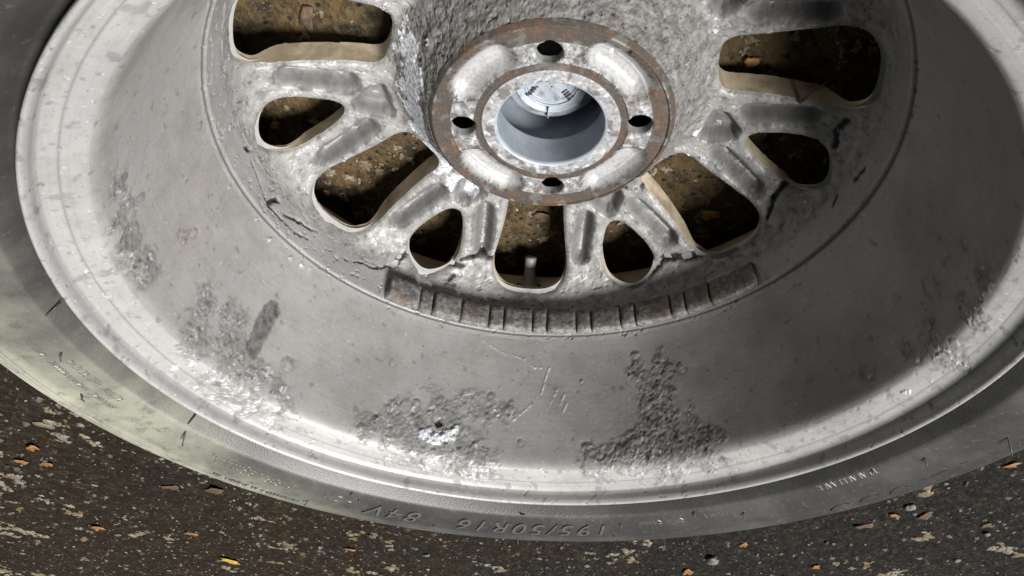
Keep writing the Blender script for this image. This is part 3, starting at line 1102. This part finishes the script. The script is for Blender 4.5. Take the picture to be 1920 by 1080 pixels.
# size code: reads right to left in the picture
rA, aA = tyre_hit(1148, 988)
rB, aB = tyre_hit(862, 972)
rl = .2410
mid = (aA + aB) / 2
tyre_text('195/50R16', .0200, rl, mid)
rA, aA = tyre_hit(800, 965)
rB, aB = tyre_hit(690, 950)
tyre_text('84V', .0200, rl, (aA + aB) / 2)

# worn, unreadable small print: short raised strokes in lines
def print_line(a0, a1, r, h, name='small_print'):
    bm = bmesh.new()
    rnd = random.Random(int(a0 * 1e4) + int(r * 1e5))
    a = a0
    stp = h * .72 / r
    while a < a1:
        if rnd.random() < .13:
            a += stp * .8
            continue
        w = h * .13
        kind = rnd.random()
        strokes = [((-.25, 0), (-.1, 1))]
        if kind < .35:
            strokes += [((.15, 0), (.3, 1)), ((-.2, .5), (.2, .5))]
        elif kind < .6:
            strokes += [((-.1, 1), (.35, 1)), ((-.25, 0), (.2, 0))]
        elif kind < .8:
            strokes += [((-.1, 1), (.3, .8)), ((.3, .8), (-.15, .45)), ((-.15, .45), (.25, 0))]
        else:
            strokes = [((-.25, 0), (.1, 1)), ((.1, 1), (.25, 0))]
        for (x0, y0), (x1, y1) in strokes:
            dx, dy = x1 - x0, y1 - y0
            L = math.hypot(dx, dy)
            ox, oy = -dy / L * .12, dx / L * .12
            for top in (1,):
                vv = []
                for (qx, qy, up) in ((x0 - ox, y0 - oy, -.0003), (x0, y0, .00045), (x0 + ox, y0 + oy, -.0003), (x1 - ox, y1 - oy, -.0003), (x1, y1, .00045), (x1 + ox, y1 + oy, -.0003)):
                    vv.append(bm.verts.new(on_tyre(r + qy * h, a + qx * h / r, up * .55)))
                bm.faces.new((vv[0], vv[1], vv[4], vv[3]))
                bm.faces.new((vv[1], vv[2], vv[5], vv[4]))
        a += stp
    bmesh.ops.recalc_face_normals(bm, faces=bm.faces)
    return bm_obj(name, bm, LETTER, tyre, smooth=False)


def pline(p0, p1, h):
    (ra, aa), (rb, ab) = tyre_hit(*p0), tyre_hit(*p1)
    a0, a1 = min(aa, ab), max(aa, ab)
    print_line(a0, a1, (ra + rb) / 2 - h / 2, h)


pline((55, 630), (205, 765), .0036)
pline((135, 675), (222, 750), .0036)
pline((395, 850), (535, 905), .0036)
pline((405, 862), (540, 915), .0036)
pline((600, 925), (655, 942), .0055)
pline((1195, 980), (1280, 976), .0045)
pline((1320, 967), (1362, 963), .0045)
pline((1530, 915), (1640, 885), .0045)
pline((385, 885), (560, 937), .0035)

# big shallow name letters whose tops show as thin dark strokes: three round ones, then straight ones
def groove_stroke(pts, w=.0009, name='letter_outline'):
    bm = bmesh.new()
    ra = [tyre_hit(*p) for p in pts]
    prev = None
    for q, (r, a) in enumerate(ra):
        f = math.sin(PI * (q + .35) / (len(ra) - .3)) if len(ra) > 2 else 1
        vv = [bm.verts.new(on_tyre(r - w * f, a, .0001)), bm.verts.new(on_tyre(r, a, .0006)), bm.verts.new(on_tyre(r + w * f, a, .0001))]
        if prev:
            bm.faces.new((prev[0], prev[1], vv[1], vv[0]))
            bm.faces.new((prev[1], prev[2], vv[2], vv[1]))
        prev = vv
    bmesh.ops.recalc_face_normals(bm, faces=bm.faces)
    return bm_obj(name, bm, HAIR, tyre, smooth=False)


for ox, oy in ((1558, 957), (1612, 941), (1668, 925)):
    groove_stroke([(ox, oy), (ox + 4, oy - 5), (ox + 12, oy - 9), (ox + 22, oy - 12), (ox + 34, oy - 14)])
groove_stroke([(1724, 901), (1736, 897)])
groove_stroke([(1746, 893), (1776, 881)])
groove_stroke([(1802, 869), (1814, 865)])

# rubber whiskers left from the mould
WHISK = [((115, 660), (114, 676), 1), ((152, 738), (157, 752), 1), ((348, 808), (342, 835), 1), ((352, 795), (366, 778), 0), ((85, 592), (110, 570), 0), ((660, 922), (659, 934), 1), ((674, 936), (673, 943), 1), ((815, 983), (814, 993), 1),
         ((985, 965), (975, 958), 0), ((1151, 1003), (1156, 1014), 1), ((1302, 958), (1304, 973), 1), ((1395, 960), (1396, 976), 1), ((1636, 880), (1637, 893), 1), ((1734, 858), (1739, 874), 1), ((1890, 820), (1897, 850), 1), ((1163, 980), (1168, 992), 1), ((578, 938), (570, 948), 1),
         ((260, 850), (262, 838), 0), ((1335, 1003), (1342, 1014), 0), ((970, 1008), (972, 1022), 0)]


def whisker(p0, p1, name='rubber_whisker'):
    r, a = tyre_hit(*p0)
    base = on_tyre(r, a, -.0003)
    rt_v = Vector(CAM_R[0])
    dn_v = Vector(CAM_R[1])
    dist = (base - camo.location).length
    tip = base + (rt_v * (p1[0] - p0[0]) + dn_v * (p1[1] - p0[1])) * (dist / CAM_F)
    # tip must not dive into the rubber
    rr_ = math.hypot(tip.x, tip.y)
    tip.z = max(tip.z, float(ty_z(min(rr_, .29))) + ZG + .0012)
    midp = (base + tip) / 2 + Vector((0, 0, .0012))
    bm = bmesh.new()
    rings = []
    pts = [base, midp, tip]
    for q, c in enumerate(pts):
        rad = .00055 * (1 - .3 * q / 2)
        ax_ = (tip - base).normalized()
        u_ = ax_.orthogonal().normalized()
        v_ = ax_.cross(u_)
        rings.append([bm.verts.new(c + u_ * rad * math.cos(w * PI / 3) + v_ * rad * math.sin(w * PI / 3)) for w in range(6)])
    for q in range(2):
        for w in range(6):
            bm.faces.new((rings[q][w], rings[q][(w + 1) % 6], rings[q + 1][(w + 1) % 6], rings[q + 1][w]))
    bm.faces.new(rings[2])
    bmesh.ops.recalc_face_normals(bm, faces=bm.faces)
    return bm_obj(name, bm, HAIR, tyre)


for p0, p1, k in WHISK:
    whisker(p0, p1)

# ------------------------------------------------------------------ balance weights on the inner wall
def wall_angle(px, z=.0195, R=.1785):
    best = None
    for a in np.linspace(-75, 75, 3001) * DEG:
        Xw = np.array([R * math.sin(a), R * math.cos(a), z]) - CAM_C
        Yc = CAM_R @ Xw
        u = 960 + CAM_F * Yc[0] / Yc[2]
        e_ = abs(u - px)
        if best is None or e_ < best[0]:
            best = (e_, a)
    return best[1]


EDGES = [722, 782, 808, 861, 915, 943, 998, 1025, 1081, 1110, 1166, 1194, 1262, 1290, 1336, 1421]
RW = .1792


def weight(a0, a1, k):
    g = .00055
    rnd = random.Random(k)
    th_w = .0052 + rnd.uniform(-.0013, .0012)
    z0, z1 = .0042 + rnd.uniform(-.0005, .0005), .0222
    n = max(3, int((a1 - a0) / (1.2 * DEG)))
    bev = .0010
    bm = bmesh.new()
    aa = [a0 + g / RW, a0 + (g + bev) / RW] + list(np.linspace(a0 + (g + 3 * bev) / RW, a1 - (g + 3 * bev) / RW, n)) + [a1 - (g + bev) / RW, a1 - g / RW]
    rows = []
    for q, a in enumerate(aa):
        e_ = 1.0 if q in (0, len(aa) - 1) else 0.0
        sec = [(0, z0), (th_w - bev - e_ * bev, z0), (th_w - e_ * bev, z0 + bev), (th_w + .0002 - e_ * bev, (z0 * 2 + z1) / 3), (th_w + .0002 - e_ * bev, (z0 + 2 * z1) / 3), (th_w - e_ * bev, z1 - bev), (th_w - bev - e_ * bev, z1), (0, z1)]
        rows.append([bm.verts.new(((RW - t) * math.sin(a), (RW - t) * math.cos(a), z + ZG)) for t, z in [(t_ + .0010 * (z1 - z_) / (z1 - z0), z_) for t_, z_ in sec]])
    for q in range(len(rows) - 1):
        for w in range(7):
            bm.faces.new((rows[q][w], rows[q][w + 1], rows[q + 1][w + 1], rows[q + 1][w]))
    bm.faces.new(rows[0])
    bm.faces.new(rows[-1])
    bmesh.ops.recalc_face_normals(bm, faces=bm.faces)
    return bm_obj('balance_weight', bm, LEAD, wheel)


ea = [wall_angle(x) for x in EDGES]
for k in range(len(ea) - 1):
    a0, a1 = sorted((ea[k], ea[k + 1]))
    weight(a0, a1, k)

# ------------------------------------------------------------------ valve
va = math.atan2(plane_hit(992, 528, -.036)[0], plane_hit(992, 528, -.036)[1])
vb = Vector((.1995 * math.sin(va), .1995 * math.cos(va), -.0345 + ZG))
vdir = Vector((-math.sin(va) * .80, -math.cos(va) * .80, -.60)).normalized()


def turned(name, prof, base, d, mat, parent, n=28):
    bm = bmesh.new()
    u_ = d.orthogonal().normalized()
    v_ = d.cross(u_)
    rows = []
    for r, h in prof:
        rows.append([bm.verts.new(base + d * h + (u_ * math.cos(2 * PI * q / n) + v_ * math.sin(2 * PI * q / n)) * r) for q in range(n)])
    for q in range(len(rows) - 1):
        for w in range(n):
            bm.faces.new((rows[q][w], rows[q][(w + 1) % n], rows[q + 1][(w + 1) % n], rows[q + 1][w]))
    bm.faces.new(rows[-1])
    bmesh.ops.recalc_face_normals(bm, faces=bm.faces)
    return bm_obj(name, bm, mat, parent)


valve = turned('valve_stem', [(.0078, -.004), (.0080, .0000), (.0072, .0012), (.0056, .0022), (.0050, .006), (.0045, .010), (.0043, .0135), (.0037, .0142), (.0037, .0152)], vb, vdir, VALVE, wheel)
turned('valve_cap', [(.0040, .0150), (.0045, .0154), (.0046, .0214), (.0044, .0226), (.0037, .0233), (.0020, .0235)], vb, vdir, VALVE, valve)
turned('valve_hole', [(.0092, -.0012), (.0096, .0004), (.0086, .0008), (.0080, .0002)], vb, vdir, STEEL, wheel)

# ------------------------------------------------------------------ centre cap seen through the bore
cap = lathe('centre_cap', [(.0280, -.0560), (.0292, -.0500), (.0292, -.0440), (.0284, -.0400), (.0268, -.0374), (.0245, -.0360), (.0215, -.0354), (.0210, -.0344), (.0203, -.0340), (.0196, -.0343), (.0190, -.0354), (.0090, -.0338), (.0005, -.0332)][::-1], 180, CAP, wheel)


def cap_box(name, c, sx, sy, sz, rot, mat, parent):
    bm = bmesh.new()
    bmesh.ops.create_cube(bm, size=1.0)
    for v in bm.verts:
        v.co = Vector((v.co.x * sx, v.co.y * sy, v.co.z * sz))
    bmesh.ops.bevel(bm, geom=bm.edges[:], offset=min(sx, sy, sz) * .22, segments=2, affect='EDGES')
    R_ = Matrix.Rotation(rot, 4, 'Z')
    for v in bm.verts:
        v.co = R_ @ v.co + Vector((c[0], c[1], c[2] + ZG))
    return bm_obj(name, bm, mat, parent)


for q in range(4):
    a = q * PI / 2 + 3 * DEG
    cap_box('rib', (.0200 * math.sin(a), .0200 * math.cos(a), -.0345), .0011, .0085, .0036, -a, CAP, cap)
def tube(name, pts, rad, mat, parent, n=8):
    bm = bmesh.new()
    rows = []
    for q, c in enumerate(pts):
        d = (pts[min(q + 1, len(pts) - 1)] - pts[max(q - 1, 0)]).normalized()
        u_ = d.cross(Vector((0, 0, 1))).normalized()
        v_ = u_.cross(d)
        rows.append([bm.verts.new(c + (u_ * math.cos(2 * PI * w / n) + v_ * math.sin(2 * PI * w / n)) * rad) for w in range(n)])
    for q in range(len(rows) - 1):
        for w in range(n):
            bm.faces.new((rows[q][w], rows[q][(w + 1) % n], rows[q + 1][(w + 1) % n], rows[q + 1][w]))
    bmesh.ops.recalc_face_normals(bm, faces=bm.faces)
    return bm_obj(name, bm, mat, parent)


for k in range(2):
    up = [(980, 152), (986, 166), (994, 180), (1004, 190), (1020, 196), (1035, 198), (1052, 196), (1068, 190), (1078, 180), (1084, 168)]
    tube('ridge', [Vector(plane_hit(x, y - 5 * k * 2, -.0342)) + Vector((0, 0, ZG)) for x, y in up], .0007, CAP, cap)
for px, py, ro in ((998, 165, .55), (1064, 172, -.65)):
    p = plane_hit(px, py, -.0360)
    for q in range(4):
        o_ = Vector((math.sin(ro), math.cos(ro), 0)) * (q - 1.5) * .0021
        cap_box('clip', (p[0] + o_.x, p[1] + o_.y, -.0338), .0040, .0010, .0016, -ro * .4 + .5, STEEL, cap)

# ------------------------------------------------------------------ things on the ground
def ground_z(x, y):
    iu = int(np.clip(np.searchsorted(ax, x), 1, len(ax) - 1))
    ju = int(np.clip(np.searchsorted(ay, y), 1, na - 1))
    return float(max(GP[iu * na + ju, 2], GP[(iu - 1) * na + ju, 2], GP[iu * na + ju - 1, 2], GP[(iu - 1) * na + ju - 1, 2])) + ZG


# pale lichen and dust crumbs: thousands of small raised patches
def lichen():
    rnd = np.random.default_rng(11)
    V, T = [], []
    nv = 0

    def crumb(x, y, s):
        nonlocal nv
        n = 8
        z = ground_z(x, y)
        a = np.arange(n) * 2 * PI / n + rnd.uniform(0, 1)
        r = s * rnd.uniform(.45, 1.25, n)
        st_, ang = rnd.uniform(1, 2.0), rnd.uniform(0, PI)
        ex_, ey_ = r * np.cos(a) * st_, r * np.sin(a)
        vx = x + ex_ * math.cos(ang) - ey_ * math.sin(ang)
        vy = y + ex_ * math.sin(ang) + ey_ * math.cos(ang)
        hh = min(.0016, .35 * s) * rnd.uniform(.5, 1.1)
        V.extend(zip(vx, vy, np.full(n, z - .0006 - ZG)))
        V.append((x, y, z + hh - ZG))
        V.extend(zip(x + (vx - x) * .72, y + (vy - y) * .72, z + hh * rnd.uniform(.35, .95, n) - ZG))
        o = nv
        for q in range(n):
            q2 = (q + 1) % n
            T.append((o + q, o + q2, o + n + 1 + q2))
            T.append((o + q, o + n + 1 + q2, o + n + 1 + q))
            T.append((o + n, o + n + 1 + q, o + n + 1 + q2))
        nv += 2 * n + 1

    def patch(x, y, sz):
        px_, py_ = x, y
        for q in range(int(rnd.integers(2, 12))):
            crumb(px_, py_, sz * rnd.uniform(.4, 1.25))
            a2 = rnd.uniform(0, 2 * PI)
            px_ += math.cos(a2) * sz * 1.6
            py_ += math.sin(a2) * sz * 1.6
            if rnd.random() < .25:
                px_, py_ = x, y

    def inner():
        a, r = rnd.uniform(0, 2 * PI), math.sqrt(rnd.uniform(0, 1)) * .21
        return r * math.sin(a), r * math.cos(a)

    def outer():
        while True:
            x, y = rnd.uniform(-1.45, 1.45), rnd.uniform(.1, 1.7)
            if math.hypot(x, y) > .32 and rnd.random() < .25 + .75 * float(np.clip((x + .25) / .5, 0, 1)):
                return x, y
    for q in range(420):
        patch(*inner(), .0018)
    for q in range(260):
        x, y = outer()
        for w in range(int(rnd.integers(1, 9))):
            patch(x + rnd.normal(0, .016), y + rnd.normal(0, .016), .0018 + .0042 * rnd.random() ** 1.6)
    for q in range(700):
        crumb(*inner(), rnd.uniform(.0003, .0010))
    for q in range(6000):
        crumb(*outer(), .0006 + .0022 * rnd.random() ** 2.5)
    return mesh_np('lichen_crumbs', np.array(V), np.zeros((0, 4), int), np.array(T), LICHEN)


def grit():
    rnd = np.random.default_rng(23)
    V, T = [], []
    base_v = [(1, 0, 0), (.3, .95, 0), (-.8, .6, 0), (-.8, -.6, 0), (.3, -.95, 0), (.15, .1, .75), (-.45, .1, .6), (.35, -.4, .55)]
    faces = [(0, 1, 5), (1, 2, 6), (1, 6, 5), (2, 3, 6), (3, 4, 7), (3, 7, 6), (4, 0, 7), (0, 5, 7), (5, 6, 7)]
    for q in range(9000):
        if q < 900:
            a, r = rnd.uniform(0, 2 * PI), math.sqrt(rnd.uniform(0, 1)) * .21
            x, y, sz_ = r * math.sin(a), r * math.cos(a), rnd.uniform(.0005, .0016)
        else:
            x, y, sz_ = rnd.uniform(-1.45, 1.45), rnd.uniform(.1, 1.7), .0011 + .0040 * rnd.random() ** 3
            if math.hypot(x, y) < .32:
                continue
        z = ground_z(x, y) - ZG - .0004
        an, o = rnd.uniform(0, 6.3), len(V)
        st_ = rnd.uniform(.7, 1.3, 3)
        for vx, vy, vz in base_v:
            vx, vy = vx * st_[0], vy * st_[1]
            V.append((x + sz_ * (vx * math.cos(an) - vy * math.sin(an)), y + sz_ * (vx * math.sin(an) + vy * math.cos(an)), z + sz_ * vz * st_[2]))
        T.extend([tuple(o + w for w in f) for f in faces])
    return mesh_np('grit', np.array(V), np.zeros((0, 4), int), np.array(T), GRIT, None, None, None, False)


tag(grit(), 'dark grit and small stones strewn over the ground', 'grit', kind='stuff')
lich = tag(lichen(), 'pale lichen crumbs scattered over the dark ground', 'lichen', kind='stuff')


def leaf(px, py, size, mat, label, group, seed, cat='leaf', name='leaf_fragment'):
    p = plane_hit(px, py, -ZG)
    rnd = random.Random(seed)
    n = 13
    z = ground_z(p[0], p[1]) + .0012
    bm = bmesh.new()
    ang = rnd.uniform(0, 2 * PI)
    el = rnd.uniform(1.1, 1.9)
    ring_t, ring_b, ring_m = [], [], []
    c1, c2 = rnd.uniform(-.3, .3), rnd.uniform(.1, .35)
    for q in range(n):
        a = 2 * PI * q / n
        r = size * rnd.uniform(.45, 1.2)
        x, y = r * math.cos(a) * el, r * math.sin(a)
        hz = size * (c2 * (y / size) ** 2 + c1 * .3 * x / size) * .8
        hz = max(hz, -.0006)
        X_, Y_ = x * math.cos(ang) - y * math.sin(ang), x * math.sin(ang) + y * math.cos(ang)
        ring_t.append(bm.verts.new((X_, Y_, hz + .0004)))
        ring_b.append(bm.verts.new((X_, Y_, hz - .0004)))
        ring_m.append(bm.verts.new((X_ * .5, Y_ * .5, hz * .25 + .0005 + rnd.uniform(0, .0006))))
    ctr = bm.verts.new((0, 0, .0004))
    for q in range(n):
        q2 = (q + 1) % n
        bm.faces.new((ring_m[q], ring_t[q], ring_t[q2], ring_m[q2]))
        bm.faces.new((ctr, ring_m[q], ring_m[q2]))
        bm.faces.new((ring_t[q2], ring_t[q], ring_b[q], ring_b[q2]))
    bm.faces.new(ring_b[::-1])
    o = bm_obj(name, bm, mat)
    o.location = (p[0], p[1], z)
    return tag(o, label, cat, group)


LO = 'small orange-brown leaf fragment lying on the dark ground outside the tyre'
GO = 'orange leaf fragments outside the tyre'
for k, (px, py, s_) in enumerate([(62, 838, .0065), (85, 868, .0075), (95, 705, .005), (182, 990, .0085), (358, 1002, .006), (1675, 966, .0055), (1394, 1024, .005), (1288, 1072, .008), (1895, 872, .005), (1530, 1062, .006), (40, 865, .006), (60, 700, .004), (655, 1030, .005)]):
    leaf(px, py, s_ * 1.15, LEAF_O, LO, GO, 100 + k)
LBn = 'flat dull brown leaf fragment lying on the dark ground outside the tyre'
GB = 'brown leaf fragments outside the tyre'
for k, (px, py, s_) in enumerate([(322, 915, .008), (400, 918, .009), (1735, 968, .007), (1622, 985, .006), (1850, 985, .006)]):
    leaf(px, py, s_ * 1.4, LEAF_B, LBn, GB, 200 + k)
leaf(432, 1050, .0115, LEAF_Y, 'bright yellow leaf piece among pale lichen on the ground outside the tyre', None, 301)
leaf(1331, 404, .0052, LEAF_Y, 'bright yellow-orange leaf piece seen on the ground through a large wheel opening', None, 302)
leaf(1322, 444, .0034, LEAF_O, 'tiny orange leaf crumb below the yellow leaf, through the same wheel opening', None, 303)
leaf(790, 452, .0042, LEAF_O, 'orange leaf piece on the ground seen through a small wheel opening', None, 304)
leaf(1408, 118, .0040, LEAF_O, 'orange leaf scrap at the hub end of the opening crossed by a twig', None, 305)
leaf(1018, 405, .0048, LEAF_B, 'dull brown leaf piece on the ground through the opening with the valve', None, 306)
leaf(1025, 490, .0060, LEAF_B, 'brown curled leaf piece lying on the ground behind the valve stem', None, 307)
leaf(575, 40, .0055, LEAF_B, 'brown leaf scrap on the ground, through the opening beside the white hub flank', None, 308)
leaf(612, 358, .0030, LEAF_O, 'tan leaf crumb at the rim end of a large wheel opening', None, 309)
leaf(515, 232, .0032, LEAF_Y, 'ochre leaf crumb on the ground in the egg-shaped opening near cracked ring', None, 310)


def pebble(px, py, size, label, group, seed):
    p = plane_hit(px, py, -ZG)
    rnd = random.Random(seed)
    bm = bmesh.new()
    bmesh.ops.create_icosphere(bm, subdivisions=3, radius=size)
    of = rnd.uniform(0, 99)
    pts = np.array([tuple(v.co) for v in bm.verts])
    nn = fbm(pts, size * 1.1, 3, .55, of)
    sx, sy, sz = rnd.uniform(.9, 1.4), rnd.uniform(.8, 1.1), rnd.uniform(.5, .7)
    for v, q in zip(bm.verts, nn):
        v.co = Vector((v.co.x * sx, v.co.y * sy, v.co.z * sz)) * (1 + .45 * float(q))
    o = bm_obj('pebble', bm, STONE)
    o.rotation_euler.z = rnd.uniform(0, 6)
    o.location = (p[0], p[1], ground_z(p[0], p[1]) + size * .28)
    return tag(o, label, 'stone', group)


for k, (px, py, s_) in enumerate([(1335, 1048, .0085), (1705, 948, .0055), (1850, 1000, .004), (1795, 1050, .004), (800, 1040, .004), (150, 800, .003), (1560, 1045, .003), (1010, 1045, .003), (1100, 1060, .0035)]):
    pebble(px, py, s_ * 1.2, 'rough pale pebble on the dark ground just outside the tyre', 'pale pebbles outside the tyre', 400 + k)


def twig(p0, p1, rad, label, seed):
    rnd = random.Random(seed)
    bm = bmesh.new()
    n = 7
    d = (p1 - p0)
    u_ = d.normalized().orthogonal().normalized()
    v_ = d.normalized().cross(u_)
    rows = []
    for q in range(n):
        f = q / (n - 1)
        c = d * f + (u_ * rnd.uniform(-1, 1) + v_ * rnd.uniform(-1, 1)) * rad * .35
        rr_ = rad * (1 - .55 * f) * rnd.uniform(.9, 1.1)
        rows.append([bm.verts.new(c + (u_ * math.cos(w * PI / 4) + v_ * math.sin(w * PI / 4)) * rr_) for w in range(8)])
    for q in range(n - 1):
        for w in range(8):
            bm.faces.new((rows[q][w], rows[q][(w + 1) % 8], rows[q + 1][(w + 1) % 8], rows[q + 1][w]))
    bm.faces.new(rows[0][::-1])
    bm.faces.new(rows[-1])
    bmesh.ops.recalc_face_normals(bm, faces=bm.faces)
    o = bm_obj('twig', bm, BARK)
    o.location = p0
    return tag(o, label, 'twig')


pt0 = Vector(surf_hit(1499, 191)[0]) + Vector((0, 0, ZG + .0012))
pt1 = Vector(plane_hit(1551, 151, float(pt0.z) - ZG - .001)) + Vector((0, 0, ZG))
twig(pt0, pt1, .0011, 'thin dark twig caught across the edge of a wheel opening', 1)
